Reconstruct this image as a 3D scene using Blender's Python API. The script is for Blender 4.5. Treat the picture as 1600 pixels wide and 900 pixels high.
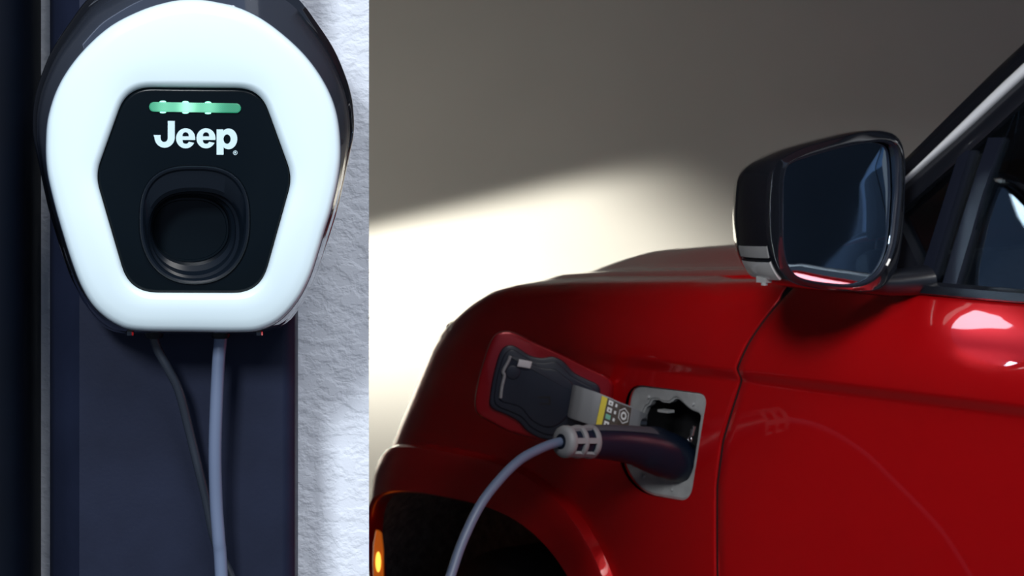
import bpy, bmesh, math
import numpy as np
from mathutils import Vector, Matrix

for o in list(bpy.data.objects):
    bpy.data.objects.remove(o, do_unlink=True)
SC = bpy.context.scene
COL = SC.collection
PI = math.pi

# ------------------------------------------------------------------ camera
F, YH, ZC = 4000.0, 120.0, 1.63          # focal length in px, horizon row, camera height
cam = bpy.data.cameras.new('camera')
camo = bpy.data.objects.new('camera', cam); COL.objects.link(camo)
camo.location = (0, 0, ZC); camo.rotation_euler = (PI/2, 0, 0)
cam.sensor_width = 36.0; cam.lens = F/1600*36
cam.shift_y = -(450-YH)/1600
cam.clip_start = .05; cam.clip_end = 200
cam.dof.use_dof = True; cam.dof.focus_distance = 2.75; cam.dof.aperture_fstop = 18.0
SC.camera = camo

# ------------------------------------------------------------------ sky, sun, lamps, exposure
w = bpy.data.worlds.new('sky'); SC.world = w; w.use_nodes = True
bg = w.node_tree.nodes['Background']
bg.inputs['Color'].default_value = (.50, .66, 1.0, 1); bg.inputs['Strength'].default_value = .30

def lamp(name, kind, loc, target, energy, color):
    l = bpy.data.lights.new(name, kind); l.energy = energy; l.color = color
    o = bpy.data.objects.new(name, l); COL.objects.link(o); o.location = loc
    o.rotation_euler = (Vector(target)-Vector(loc)).to_track_quat('-Z', 'Y').to_euler()
    return l, o
sun, _ = lamp('sun', 'SUN', (1.8, -3.8, 6.1), (0, 0, 1.5), 2.0, (1.0, .985, .96))     # hazy sun, wide and soft
sun.angle = math.radians(26)
sky, _ = lamp('front_fill', 'AREA', (-1.8, -4.2, 5.0), (.6, 4, 1.1), 520, (.93, .97, 1.0))   # added fill, brightens the car door from front left
sky.shape = 'RECTANGLE'; sky.size = 1.4; sky.size_y = 1.4
# unseen spot added behind the wall end; nodes shape its kinked low-beam pool
FL_P, FL_T = Vector((-1.0, 5.9, .95)), Vector((.15, 7.5, 1.0))
beam, beamo = lamp('pool_beam', 'SPOT', FL_P, FL_T, 420, (1.0, .965, .84))
beam.spot_size = math.radians(110); beam.spot_blend = .5; beam.shadow_soft_size = .02
def beam_nodes():
    beam.use_nodes = True; nt = beam.node_tree; L = nt.links.new
    em = nt.nodes['Emission']; tc = nt.nodes.new('ShaderNodeTexCoord'); sx = nt.nodes.new('ShaderNodeSeparateXYZ')
    L(tc.outputs['Normal'], sx.inputs[0])
    R = (FL_T-FL_P).to_track_quat('-Z', 'Y').to_matrix()
    def tan(x, z):                       # direction to a wall point as beam slopes
        d = R.transposed() @ (Vector((x, 7.5, z))-FL_P); return d.x/-d.z, d.y/-d.z
    def m(op, a, b=None):
        n = nt.nodes.new('ShaderNodeMath'); n.operation = op
        for i, v in enumerate((a, b)):
            if v is None: continue
            if isinstance(v, (int, float)): n.inputs[i].default_value = v
            else: L(v, n.inputs[i])
        return n.outputs[0]
    def ramp(v, lo, hi, t0=0., t1=1.):
        n = nt.nodes.new('ShaderNodeMapRange'); n.interpolation_type = 'SMOOTHSTEP'
        L(v, n.inputs['Value'])
        for k, q in (('From Min', lo), ('From Max', hi), ('To Min', t0), ('To Max', t1)): n.inputs[k].default_value = q
        return n.outputs['Result']
    az = m('ABSOLUTE', sx.outputs[2]); a = m('DIVIDE', sx.outputs[0], az); b = m('DIVIDE', sx.outputs[1], az)
    def below(p, q):                     # how far under the line p-q
        (a0, b0), (a1, b1) = tan(*p), tan(*q); k = (b1-b0)/(a1-a0)
        return m('SUBTRACT', m('ADD', m('MULTIPLY', a, k), b0-k*a0), b)
    c1 = ramp(below((-.41, 1.205), (.33, 1.385)), -.012, .05)
    c2 = ramp(below((.40, 1.40), (.74, 1.16)), -.06, .16)
    lo = ramp(b, tan(0, .35)[1], tan(0, 1.02)[1], .16, 1)
    f = m('ADD', m('MULTIPLY', m('MULTIPLY', c1, c2), lo), .085)  # constant spill added to lift the wall outside the pool
    L(f, em.inputs['Strength'])
beam_nodes()
vs = SC.view_settings
vs.view_transform = 'Standard'; vs.look = 'None'; vs.exposure = 0; vs.gamma = 1
vs.use_curve_mapping = False

# ------------------------------------------------------------------ materials
def mat(name, col, rough=.5, metal=0., coat=0., spec=.5, emit=None, estr=0., noise=None, bump=None, trans=0.):
    """noise=(scale, amount): fine colour variation; bump=(scale, strength, distance)"""
    m = bpy.data.materials.new(name); m.use_nodes = True
    nt = m.node_tree; b = nt.nodes['Principled BSDF']
    b.inputs['Base Color'].default_value = (*col, 1); b.inputs['Roughness'].default_value = rough
    b.inputs['Metallic'].default_value = metal; b.inputs['Coat Weight'].default_value = coat
    b.inputs['Coat Roughness'].default_value = .03
    b.inputs['Specular IOR Level'].default_value = spec
    b.inputs['Transmission Weight'].default_value = trans
    if emit:
        b.inputs['Emission Color'].default_value = (*emit, 1); b.inputs['Emission Strength'].default_value = estr
    tc = nt.nodes.new('ShaderNodeTexCoord')
    if noise:
        n = nt.nodes.new('ShaderNodeTexNoise'); n.inputs['Scale'].default_value = noise[0]; n.inputs['Detail'].default_value = 6
        nt.links.new(tc.outputs['Object'], n.inputs['Vector'])
        r = nt.nodes.new('ShaderNodeValToRGB')
        a = noise[1]
        r.color_ramp.elements[0].position = .3; r.color_ramp.elements[1].position = .7
        r.color_ramp.elements[0].color = (*[c*(1-a) for c in col], 1)
        r.color_ramp.elements[1].color = (*[min(1, c*(1+a)) for c in col], 1)
        nt.links.new(n.outputs['Fac'], r.inputs['Fac']); nt.links.new(r.outputs['Color'], b.inputs['Base Color'])
    if bump:
        n = nt.nodes.new('ShaderNodeTexNoise'); n.inputs['Scale'].default_value = bump[0]; n.inputs['Detail'].default_value = 3
        nt.links.new(tc.outputs['Object'], n.inputs['Vector'])
        bp = nt.nodes.new('ShaderNodeBump'); bp.inputs['Strength'].default_value = bump[1]; bp.inputs['Distance'].default_value = bump[2]
        nt.links.new(n.outputs['Fac'], bp.inputs['Height']); nt.links.new(bp.outputs['Normal'], b.inputs['Normal'])
    return m

M = {}
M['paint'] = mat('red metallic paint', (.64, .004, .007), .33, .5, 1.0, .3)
M['paint_flap'] = mat('deep red flap paint', (.28, .004, .009), .3, .3, .2, .3)  # darker copy of the body red, used on the open flap
M['plastic_white'] = mat('white gloss plastic', (.68, .815, .87), .32, 0, .15)  # blue of the skylight is mixed into the white
M['gloss_black'] = mat('black gloss plastic', (.006, .007, .010), .06, 0, 1.0)
M['skirt_sheen'] = mat('skirt with sky sheen', (.075, .09, .125), .07, .6, 1.0)  # black gloss lifted to blue-grey: sky reflection put into the colour
M['panel_black'] = mat('black satin panel', (.002, .0045, .007), .2, 0, 0, .16)
M['holder_black'] = mat('black moulded plastic', (.004, .007, .012), .28, 0, 0, .25)
M['steel'] = mat('dark navy painted steel', (.011, .015, .033), .5, 0, 0, .14, noise=(9, .22), bump=(260, .12, .001))
M['dark_metal'] = mat('near black blue metal', (.0012, .003, .008), .55, 0, 0, .12, noise=(6, .3))
M['wall'] = mat('grey beige plaster', (.49, .475, .452), .9, noise=(3, .03), bump=(60, .1, .002))
M['side_wall'] = mat('dark grey plaster', (.30, .29, .28), .9, noise=(3, .05))
M['floor'] = mat('darkened floor', (.05, .05, .052), .8, noise=(5, .15), bump=(40, .2, .003))  # unseen floor, darkened so the crease and lower door reflect dark
M['shade_roof'] = mat('grey ceiling board', (.30, .29, .28), .9, noise=(5, .08))
M['cable_grey'] = mat('grey blue cable jacket', (.115, .15, .235), .42)
M['cable_dark'] = mat('dark cable jacket', (.018, .024, .036), .42)
M['plug'] = mat('navy black plug plastic', (.006, .012, .026), .34, 0, 0, .3, bump=(900, .05, .0005))
M['grip'] = mat('dark grey grip rubber', (.07, .075, .09), .6, bump=(1500, .5, .0006))
M['boot'] = mat('grey rubber boot', (.25, .255, .265), .5)
M['liner'] = mat('dark navy flap liner', (.016, .020, .034), .42, bump=(700, .06, .0005))
M['port_grey'] = mat('grey port plastic', (.36, .36, .355), .55, noise=(60, .12), bump=(900, .1, .0005))
M['cavity'] = mat('black cavity plastic', (.006, .006, .007), .6)
M['tab'] = mat('pale grey tab', (.75, .75, .75), .5)
M['strap'] = mat('grey strap plastic', (.32, .325, .335), .45)
M['label_yellow'] = mat('yellow label print', (.98, .78, .08), .5)
M['label_brown'] = mat('brown label print', (.10, .075, .058), .5)
M['label_white'] = mat('white label print', (.92, .92, .90), .5)
M['label_green'] = mat('green label print', (.25, .62, .45), .5)
M['metal'] = mat('bright metal', (.6, .6, .6), .25, 1)
M['pillar_glint'] = mat('pale pillar glint', (.90, .90, .91), .30, .2)
M['black_trim'] = mat('black car trim', (.007, .008, .012), .3, 0, .3)
M['rubber'] = mat('black rubber', (.012, .012, .013), .75, noise=(30, .3))
M['liner_arch'] = mat('wheel arch felt', (.13, .12, .115), .95, noise=(50, .45), bump=(120, .8, .004))
M['mirror'] = mat('mirror glass', (.62, .80, .98), .015, 1.0)
M['lens_clear'] = mat('clear signal lens', (.55, .55, .54), .12, .2, .8)
M['lens_smoke'] = mat('smoked signal lens', (.30, .30, .30), .18, .2, .8)
M['amber'] = mat('amber marker lens', (.75, .10, .01), .2, 0, .6, .5, (1.0, .20, .012), .30)
M['amber_hot'] = mat('amber marker bulb', (.9, .5, .05), .3, 0, 0, .5, (1.0, .62, .08), 1.6)
M['seat'] = mat('dark seat cloth', (.018, .020, .026), .7, noise=(40, .2), bump=(300, .2, .001))
M['logo'] = mat('pale lettering', (.55, .72, .78), .4)
M['dark_window'] = mat('slate trim', (.007, .009, .018), .45, 0, 0, .3)

def glass_mat(name, tint):
    m = bpy.data.materials.new(name); m.use_nodes = True; nt = m.node_tree
    nt.nodes.clear()
    out = nt.nodes.new('ShaderNodeOutputMaterial'); mix = nt.nodes.new('ShaderNodeMixShader')
    tr = nt.nodes.new('ShaderNodeBsdfTransparent'); gl = nt.nodes.new('ShaderNodeBsdfGlossy')
    fr = nt.nodes.new('ShaderNodeFresnel'); fr.inputs['IOR'].default_value = 1.45
    tr.inputs['Color'].default_value = (*tint, 1); gl.inputs['Roughness'].default_value = .02
    nt.links.new(fr.outputs[0], mix.inputs[0]); nt.links.new(tr.outputs[0], mix.inputs[1]); nt.links.new(gl.outputs[0], mix.inputs[2])
    nt.links.new(mix.outputs[0], out.inputs[0])
    return m
M['glass'] = glass_mat('dark windscreen glass', (.16, .18, .20))
M['glass_dark'] = glass_mat('side glass', (.80, .85, .88))

def stucco_mat():
    m = mat('white stucco', (.66, .71, .80), .85)  # base colour carries the blue skylight on the white
    nt = m.node_tree; b = nt.nodes['Principled BSDF']
    tc = nt.nodes.new('ShaderNodeTexCoord')
    mp = nt.nodes.new('ShaderNodeMapping'); mp.inputs['Scale'].default_value = (1, 1, 1.25)
    nt.links.new(tc.outputs['Object'], mp.inputs['Vector'])
    n1 = nt.nodes.new('ShaderNodeTexNoise'); n1.inputs['Scale'].default_value = 62; n1.inputs['Detail'].default_value = 3; n1.inputs['Distortion'].default_value = .15
    n2 = nt.nodes.new('ShaderNodeTexNoise'); n2.inputs['Scale'].default_value = 300; n2.inputs['Detail'].default_value = 3
    for n in (n1, n2): nt.links.new(mp.outputs['Vector'], n.inputs['Vector'])
    r = nt.nodes.new('ShaderNodeValToRGB'); r.color_ramp.elements[0].position = .40; r.color_ramp.elements[1].position = .60
    nt.links.new(n1.outputs['Fac'], r.inputs['Fac'])
    ma = nt.nodes.new('ShaderNodeMath'); ma.operation = 'MULTIPLY_ADD'; ma.inputs[1].default_value = .25
    nt.links.new(n2.outputs['Fac'], ma.inputs[0]); nt.links.new(r.outputs['Color'], ma.inputs[2])
    bp = nt.nodes.new('ShaderNodeBump'); bp.inputs['Strength'].default_value = .36; bp.inputs['Distance'].default_value = .0028
    nt.links.new(ma.outputs[0], bp.inputs['Height']); nt.links.new(bp.outputs['Normal'], b.inputs['Normal'])
    return m
M['stucco'] = stucco_mat()

def led_mat():
    """light bar: fine perforated grid, three bulbs behind it glowing strongest at their own places"""
    m = mat('green light bar', (.02, .10, .06), .4)
    nt = m.node_tree; b = nt.nodes['Principled BSDF']; L = nt.links.new
    tc = nt.nodes.new('ShaderNodeTexCoord'); sx = nt.nodes.new('ShaderNodeSeparateXYZ'); L(tc.outputs['Object'], sx.inputs[0])
    def math_(op, a, bb=None):
        n = nt.nodes.new('ShaderNodeMath'); n.operation = op
        for i, v in enumerate((a, bb)):
            if v is None: continue
            if isinstance(v, (int, float)): n.inputs[i].default_value = v
            else: L(v, n.inputs[i])
        return n.outputs[0]
    tot = None
    for x0, k in ((-.0298, .8), (-.0075, 1.7), (.0145, .9)):
        d = math_('DIVIDE', math_('SUBTRACT', sx.outputs[0], x0), .0105)
        g = math_('MULTIPLY', math_('POWER', 2.718, math_('MULTIPLY', math_('MULTIPLY', d, d), -1)), k)
        tot = g if tot is None else math_('ADD', tot, g)
    k = 2*PI/.0020
    p1 = math_('SINE', math_('MULTIPLY', math_('ADD', sx.outputs[0], sx.outputs[2]), k))
    p2 = math_('SINE', math_('MULTIPLY', math_('SUBTRACT', sx.outputs[0], sx.outputs[2]), k))
    pat = math_('ADD', math_('MULTIPLY', math_('ADD', p1, p2), .32), .62)
    s = math_('MULTIPLY', math_('ADD', math_('MULTIPLY', tot, .75), .42), math_('MAXIMUM', pat, .12))
    mx = nt.nodes.new('ShaderNodeMix'); mx.data_type = 'RGBA'
    mx.inputs['A'].default_value = (.03, .62, .33, 1); mx.inputs['B'].default_value = (.62, 1, .86, 1)
    mx.clamp_factor = True
    L(math_('MULTIPLY', math_('MULTIPLY', tot, .42), pat), mx.inputs['Factor'])
    L(mx.outputs['Result'], b.inputs['Emission Color']); L(math_('MULTIPLY', s, 1.25), b.inputs['Emission Strength'])
    return m
M['led'] = led_mat()
M['led_dot'] = mat('green bulb', (.2, .8, .5), .3, 0, 0, .5, (.35, 1, .72), 1.5)

# ------------------------------------------------------------------ building helpers
def mesh_obj(name, verts, faces, m, parent=None, smooth=35, props=None):
    me = bpy.data.meshes.new(name)
    me.from_pydata([tuple(v) for v in verts], [], [tuple(f) for f in faces])
    bm = bmesh.new(); bm.from_mesh(me)
    bmesh.ops.recalc_face_normals(bm, faces=bm.faces[:]); bm.to_mesh(me); bm.free()
    me.materials.append(m)
    if smooth:
        me.polygons.foreach_set('use_smooth', [True]*len(me.polygons))
        me.set_sharp_from_angle(angle=math.radians(smooth))
    o = bpy.data.objects.new(name, me); COL.objects.link(o)
    if parent: o.parent = parent
    if props:
        for k, v in props.items(): o[k] = v
    return o

def thing(name, label, cat, loc, rotz=0):
    o = bpy.data.objects.new(name, None); COL.objects.link(o)
    o.location = loc; o.rotation_euler = (0, 0, rotz); o.empty_display_size = .05
    o['label'] = label; o['category'] = cat
    return o

class MB:
    def __init__(s): s.v = []; s.f = []
    def add(s, V, Fc):
        n = len(s.v); s.v += [tuple(p) for p in V]; s.f += [tuple(i+n for i in f) for f in Fc]; return s
    def box(s, a, b):
        (x0, y0, z0), (x1, y1, z1) = a, b
        return s.add([(x0,y0,z0),(x1,y0,z0),(x1,y1,z0),(x0,y1,z0),(x0,y0,z1),(x1,y0,z1),(x1,y1,z1),(x0,y1,z1)],
                     [(0,3,2,1),(4,5,6,7),(0,1,5,4),(1,2,6,5),(2,3,7,6),(3,0,4,7)])
    def rings(s, R, cap0=False, cap1=False, closed=True):
        n = len(R[0]); V = [p for r in R for p in r]; Fc = []
        for i in range(len(R)-1):
            for j in range(n if closed else n-1):
                k = (j+1) % n
                Fc.append((i*n+j, i*n+k, (i+1)*n+k, (i+1)*n+j))
        if cap0: Fc.append(tuple(range(n))[::-1])
        if cap1: Fc.append(tuple((len(R)-1)*n+j for j in range(n)))
        return s.add(V, Fc)
    def tube(s, pts, rad, n=14, sub=6, squash=1.0):
        P = catmull([Vector(p) for p in pts], sub) if sub > 1 else [Vector(p) for p in pts]
        rr = rad if isinstance(rad, (list, tuple)) else [rad]*len(pts)
        Rr = [float(np.interp(i/(len(P)-1)*(len(rr)-1), range(len(rr)), rr)) for i in range(len(P))]
        up = Vector((0, 0, 1)); R = []; prev = None
        for i, p in enumerate(P):
            t = (P[min(i+1, len(P)-1)]-P[max(i-1, 0)]).normalized()
            if prev is None:
                a = t.cross(up if abs(t.z) < .9 else Vector((1, 0, 0))).normalized()
            else:
                a = (prev - t*prev.dot(t)).normalized()
            prev = a; b = t.cross(a)
            R.append([p + a*math.cos(2*PI*k/n)*Rr[i] + b*math.sin(2*PI*k/n)*Rr[i]*squash for k in range(n)])
        return s.rings(R, True, True)
    def build(s, name, m, parent=None, smooth=35, props=None):
        return mesh_obj(name, s.v, s.f, m, parent, smooth, props)

def catmull(P, sub, closed=False):
    out = []; n = len(P)
    rng = range(n if closed else n-1)
    for i in rng:
        g = (lambda k: P[k % n]) if closed else (lambda k: P[min(max(k, 0), n-1)])
        p0, p1, p2, p3 = g(i-1), g(i), g(i+1), g(i+2)
        for j in range(sub):
            t = j/sub
            out.append(p1*1.0 + (p2-p0)*(.5*t) + (p0*2-p1*5+p2*4-p3)*(.5*t*t) + (p1*3-p0-p2*3+p3)*(.5*t*t*t))
    if not closed: out.append(P[-1])
    return out

def radial(poly, c, n, smooth=True):
    """closed outline -> n points at even angles round c (2D)"""
    P = [np.array(p, float) for p in poly]
    if smooth: P = catmull(P, 10, True)
    P = np.array(P) - np.array(c, float)
    Q = np.vstack([P, P[:1]]); dense = []
    for a, b in zip(Q[:-1], Q[1:]):
        for t in np.linspace(0, 1, 12, endpoint=False): dense.append(a+(b-a)*t)
    D = np.array(dense); ang = np.arctan2(D[:, 1], D[:, 0]); r = np.hypot(D[:, 0], D[:, 1])
    o = np.argsort(ang); ang, r = ang[o], r[o]
    A = np.linspace(-PI, PI, n, endpoint=False)
    rr = np.interp(A, np.r_[ang-2*PI, ang, ang+2*PI], np.r_[r, r, r])
    return np.stack([np.cos(A)*rr, np.sin(A)*rr], 1) + np.array(c, float)

def fillet(poly, rads, seg=8):
    out = []; n = len(poly)
    if not isinstance(rads, (list, tuple)): rads = [rads]*n
    for i in range(n):
        p = np.array(poly[i], float); a = np.array(poly[i-1], float)-p; b = np.array(poly[(i+1) % n], float)-p
        la, lb = np.linalg.norm(a), np.linalg.norm(b); a /= la; b /= lb
        d = min(rads[i], la*.49, lb*.49)
        p0, p1 = p+a*d, p+b*d
        for k in range(seg+1):
            t = k/seg; out.append(tuple((1-t)**2*p0 + 2*t*(1-t)*p + t*t*p1))
    return out

def offset(poly, d):
    """positive d shrinks a counter-clockwise (in its own axes) or clockwise polygon towards its inside"""
    P = np.array(poly, float); n = len(P)
    area = .5*np.sum(P[:, 0]*np.roll(P[:, 1], -1)-np.roll(P[:, 0], -1)*P[:, 1])
    sgn = 1 if area > 0 else -1
    t = np.roll(P, -1, 0)-np.roll(P, 1, 0); t /= np.maximum(np.linalg.norm(t, axis=1, keepdims=True), 1e-9)
    nrm = np.stack([-t[:, 1], t[:, 0]], 1)*sgn
    return P + nrm*d

def U(px, py, y):
    return Vector(((px-800)/F*y, y, ZC-(py-YH)/F*y))
def sstep(a, b, x):
    t = min(1, max(0, (x-a)/(b-a))); return t*t*(3-2*t)

# ------------------------------------------------------------------ the setting
STR = {'kind': 'structure'}
MB().box((-6, -3, -.1), (7, 7.7, 0)).build('floor', M['floor'], None, 0, STR)
MB().box((-2.6, 2.95, 0), (-2.4, 7.5, 2.6)).build('shade_wall', M['side_wall'], None, 0, STR)  # unseen wall added to darken what the fender reflects
MB().box((-4, 7.5, 0), (6.5, 7.7, 2.6)).build('wall_back', M['wall'], None, 0, STR)
MB().box((-4, 2.96, 2.6), (6.5, 7.7, 2.75)).build('shade_roof', M['shade_roof'], None, 0, STR)  # unseen roof added to keep sun off the back wall and bonnet
# stucco wall end with a splayed return
xe = (576.5-800)/F
pr = [(-2.6, 2.75), (xe*2.75, 2.75), (xe*2.95-.004, 2.95), (-2.6, 2.95)]
MB().rings([[(x, y, 0) for x, y in pr], [(x, y, 5.0) for x, y in pr]], True, True).build('wall_left', M['stucco'], None, 0, STR)

post = thing('steel_post', 'dark navy steel post behind the white wall charger', 'post', (U(280, 0, 2.62).x, 2.68, 0))
def px(p, y): return (p-800)/F*y
pp = [(px(84, 2.72), 2.7495), (px(78, 2.70), 2.70), (px(86, 2.66), 2.66), (px(112, 2.63), 2.632), (px(124, 2.62), 2.62), (px(440, 2.62), 2.62),
      (px(446, 2.62), 2.621), (px(461, 2.64), 2.632), (px(463, 2.65), 2.645), (px(462, 2.72), 2.7495)]
pp = [(x-post.location.x, y-2.68) for x, y in pp]
MB().rings([[(x, y, .012) for x, y in pp], [(x, y, 4.9) for x, y in pp]], True, True).build('post_shaft', M['steel'], post, 40)
MB().box((-.115, -.066, 0), (.13, .068, .012)).build('base_plate', M['steel'], post, 0)

lp = thing('metal_panel', 'very dark blue metal panel at the left edge of the photo', 'panel', (px(45, 2.68)-.2, 2.692, 0))
pl = [(-.3, -.062), (.17, -.062), (.188, -.055), (.2, -.040), (.2, .0575), (-.3, .0575)]
MB().rings([[(x, y, 0) for x, y in pl], [(x, y, 4.8) for x, y in pl]], True, True).build('panel_sheet', M['dark_metal'], lp, 40)

# ------------------------------------------------------------------ wall charger
WB = thing('wall_charger', 'white faced round wall charger with black rim and green light bar', 'charger', (px(302, 2.55), 2.6195, U(0, 260, 2.55).z))
WO = Vector(WB.location)
NR = 256; CW = (302, 280)
face_px = [(72,227),(76,181),(93,132),(125,85),(170,43),(219,17),(264,3),(300,-1),(336,3),(380,15),(424,40),(473,83),(507,130),(526,178),(532,234),
           (528,280),(517,329),(506,364),(497,395),(484,434),(465,470),(438,500),(408,515),(378,518.5),(300,518),(215,516),(181,506),(151,483),(130,452),(113,410),(94,349),(81,300),(74,265)]
right = [(302,-72),(355,-64),(405,-44),(442,-20),(469,0),(495,35),(521,75),(539,116),(549,150),(553,185),(552,214),(547,240),(535,297),(526,335),(510,387),(493,436),(470,478),(446,507),(416,521),(370,524)]
rim_px = right + [(604-x, y) for x, y in right[::-1][:-1]]
hex_px = fillet([(199,137),(406,139),(456,277),(406,457),(203,456),(150,274)], [38,36,22,42,42,22])
faceR = radial(face_px, CW, NR); rimR = radial(rim_px, CW, NR); hexR = radial(hex_px, CW, NR, False)
def grow(R, d, c=CW):
    v = R-np.array(c); L = np.linalg.norm(v, axis=1, keepdims=True); return np.array(c)+v*(1+d/L)
def bow(a, b):                           # the front is slightly domed
    return .015*max(0, (b-330)/190)**2 + .006*((a-302)/230)**2
def ring(R, y): return [U(a, b, y+(bow(a, b) if y < 2.53 else 0))-WO for a, b in R]
# faceplate with hexagonal opening
MB().rings([ring(grow(hexR, 1), 2.513), ring(grow(hexR, 1), 2.5055), ring(grow(hexR, 3), 2.5035), ring(grow(hexR, 8), 2.4995), ring(grow(hexR, 13), 2.4985),
            ring(hexR*.55+faceR*.45, 2.4978), ring(grow(faceR, -22), 2.4985), ring(grow(faceR, -9), 2.4995), ring(grow(faceR, -4), 2.5015), ring(grow(faceR, -1.2), 2.5045), ring(faceR, 2.508), ring(grow(faceR, -1), 2.516)]
           ).build('faceplate', M['plastic_white'], WB, 50)
# body: skirt from the face to the rim, then back to the post
crest = faceR*.24+rimR*.76
MB().rings([ring(crest, 2.560), ring(faceR*.18+rimR*.82, 2.5625), ring(grow(rimR, -1), 2.568), ring(rimR, 2.574),
            ring(grow(rimR, -3), 2.600), ring(grow(rimR, -14), 2.617)], False, True).build('body_shell', M['gloss_black'], WB, 40)
MB().rings([ring(grow(faceR, -8), 2.519), ring(grow(faceR, -2), 2.514), ring(grow(faceR, 1), 2.5145), ring(crest*.5+faceR*.5, 2.537), ring(crest, 2.5601), ring(grow(crest, -2), 2.568)]
           ).build('body_skirt', M['skirt_sheen'], WB, 40)
# hexagonal black panel with hole for the holder
def sup(cx, cy, rx, ryt, ryb, n, N=NR, nt=None):
    A = np.linspace(-PI, PI, N, endpoint=False); out = []
    for a in A:
        c, s = math.cos(a), math.sin(a); k = n if s > 0 or nt is None else nt
        ry = ryb if s > 0 else ryt
        r = (abs(c/rx)**k + abs(s/ry)**k)**(-1/k); out.append((cx+c*r, cy+s*r))
    return np.array(out)
ho = sup(304, 346, 87, 88, 99, 2.25, nt=2.7)
MB().rings([ring(ho, 2.512), ring(ho, 2.5062), ring(grow(ho, 2, (304, 350)), 2.506), ring(grow(hexR, -6), 2.506), ring(grow(hexR, -4), 2.506), ring(grow(hexR, -1.6), 2.5064), ring(grow(hexR, -.3), 2.5078), ring(grow(hexR, -.3), 2.513)]
           ).build('centre_panel', M['panel_black'], WB, 60)
hold = MB().rings([ring(grow(ho, -.2, (304, 350)), 2.5075), ring(grow(ho, -1, (304, 350)), 2.5035), ring(grow(ho, -3, (304, 350)), 2.5022), ring(grow(ho, -6, (304, 350)), 2.5028), ring(grow(ho, -9, (304, 350)), 2.5055),
            ring(sup(304.5, 368, 77, 75, 73, 2.1, nt=2.6), 2.5085), ring(sup(304.5, 369, 73, 70, 70, 2.1, nt=2.6), 2.512), ring(sup(303, 366, 71, 66, 69, 2.1, nt=2.5), 2.521),
            ring(sup(302, 364.5, 67, 62, 66, 2.1, nt=2.5), 2.523), ring(sup(301, 363, 66, 60, 61, 2.1, nt=2.5), 2.534),
            ring(sup(299.5, 361, 62, 55, 54, 2.1, nt=2.5), 2.537), ring(sup(298, 360, 60, 51, 49.5, 2.1, nt=2.5), 2.553)]).build('connector_holder', M['holder_black'], WB, 30)
MB().rings([ring(sup(297, 360, 62, 53, 51, 2.1, nt=2.5), 2.5545), ring(sup(297, 360, 60, 51, 49, 2.1, nt=2.5), 2.5525), ring(sup(297, 360, 57, 48, 46, 2.1, nt=2.5), 2.5525), ring(sup(297, 360, 56, 47, 45, 2.1, nt=2.5), 2.5535)], False, True
           ).build('holder_back', M['panel_black'], hold, 20)
# light bar, its bulbs
LBO = U(304.5, 168, 2.5045)-WO
def capsule(x0, x1, cy, h, tilt, N=14):
    P = []; r = h/2
    for k in range(N+1):
        a = -PI/2+PI*k/N; P.append((x1-r+math.cos(a)*r, cy+tilt/2+math.sin(a)*r))
    for k in range(N+1):
        a = PI/2+PI*k/N; P.append((x0+r+math.cos(a)*r, cy-tilt/2+math.sin(a)*r))
    return P
cp = np.array(capsule(233, 376.5, 168, 15, 2.2))
bar = MB().rings([[U(a, b, y)-WO-LBO for a, b in q] for q, y in ((cp, 2.507), (cp, 2.5046), (offset(cp, 1.5), 2.504))], False, True).build('light_bar', M['led'], WB, 0)
bar.location = LBO
for bx, by in ((254.5, 167.2), (289.8, 167.8), (325, 168.5)):
    for s in (-1, 1):
        R = [[U(bx+math.cos(a)*5*q, by+s*(8.3+1.7*q+math.sin(a)*1.6*q)-s*1.7*q, y)-WO for a in np.linspace(0, 2*PI, 14, endpoint=False)] for q, y in ((1, 2.507), (1, 2.5053), (.6, 2.5047))]
        MB().rings(R, False, True).build('light_bulb', M['led_dot'], WB, 60)

# lettering: outlines as filled 2D curves turned into a thin mesh
def arc(cx, cy, rx, ry, a0, a1, n=20):
    return [(cx+rx*math.cos(math.radians(a0+(a1-a0)*k/n)), cy+ry*math.sin(math.radians(a0+(a1-a0)*k/n))) for k in range(n+1)]
def letter_e(dx):
    cx, cy = 290.1+dx, 216.1
    # outer contour, from the right end of the crossbar round to the lower terminal, then the slit
    out = arc(cx, cy, 14.9, 15.7, 10, -262, 44)[:]          # counter-clockwise in image axes
    out = arc(cx, cy, 14.9, 15.7, 8, -180, 30) + arc(cx, cy, 14.9, 15.7, -180, -333, 26)
    out += [(cx+4.4, 221.4)]
    out += arc(cx+.1, 221.2, 4.7, 3.4, 10, 172, 12)
    out += [(cx-4.8, 218.7), (cx+14.7, 218.7)]
    hole = [(cx+4.9, 213)] + arc(cx, 211.6, 4.9, 5.0, 0, -180, 14) + [(cx-4.9, 213)]
    return [out, hole]
J = [(262.2,188.9),(273.1,188.9),(273.1,214.5)] + arc(257.3,214.5,15.8,16.3,6,174,24) + [(240.0,211.0),(250.9,211.0),(250.9,215.5)] + arc(256.6,215.8,5.6,6.1,175,5,12) + [(262.2,214)]
Pl = [(338.5,202.2),(349.0,202.2),(349.0,205.2)] + arc(357.2,217,13.6,16.2,-122,122,30) + [(349.4,229.5),(349.4,241.7),(338.5,241.7)]
loops = [J] + letter_e(0) + letter_e(31.8) + [Pl, arc(354.8,217.4,5.6,7.4,0,348,24)]
loops += [arc(367.6,238.6,3.5,3.5,0,345,18), arc(367.6,238.6,2.8,2.8,0,345,18)]
loops += [[(366.3,236.8),(368.0,236.8),(368.9,237.6),(368.4,238.8),(369.1,240.5),(368.3,240.5),(367.6,239.1),(367.0,239.1),(367.0,240.5),(366.3,240.5)]]
cu = bpy.data.curves.new('tmp', 'CURVE'); cu.dimensions = '2D'; cu.fill_mode = 'BOTH'; cu.extrude = .0003
SCL = 2.5055/F
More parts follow.
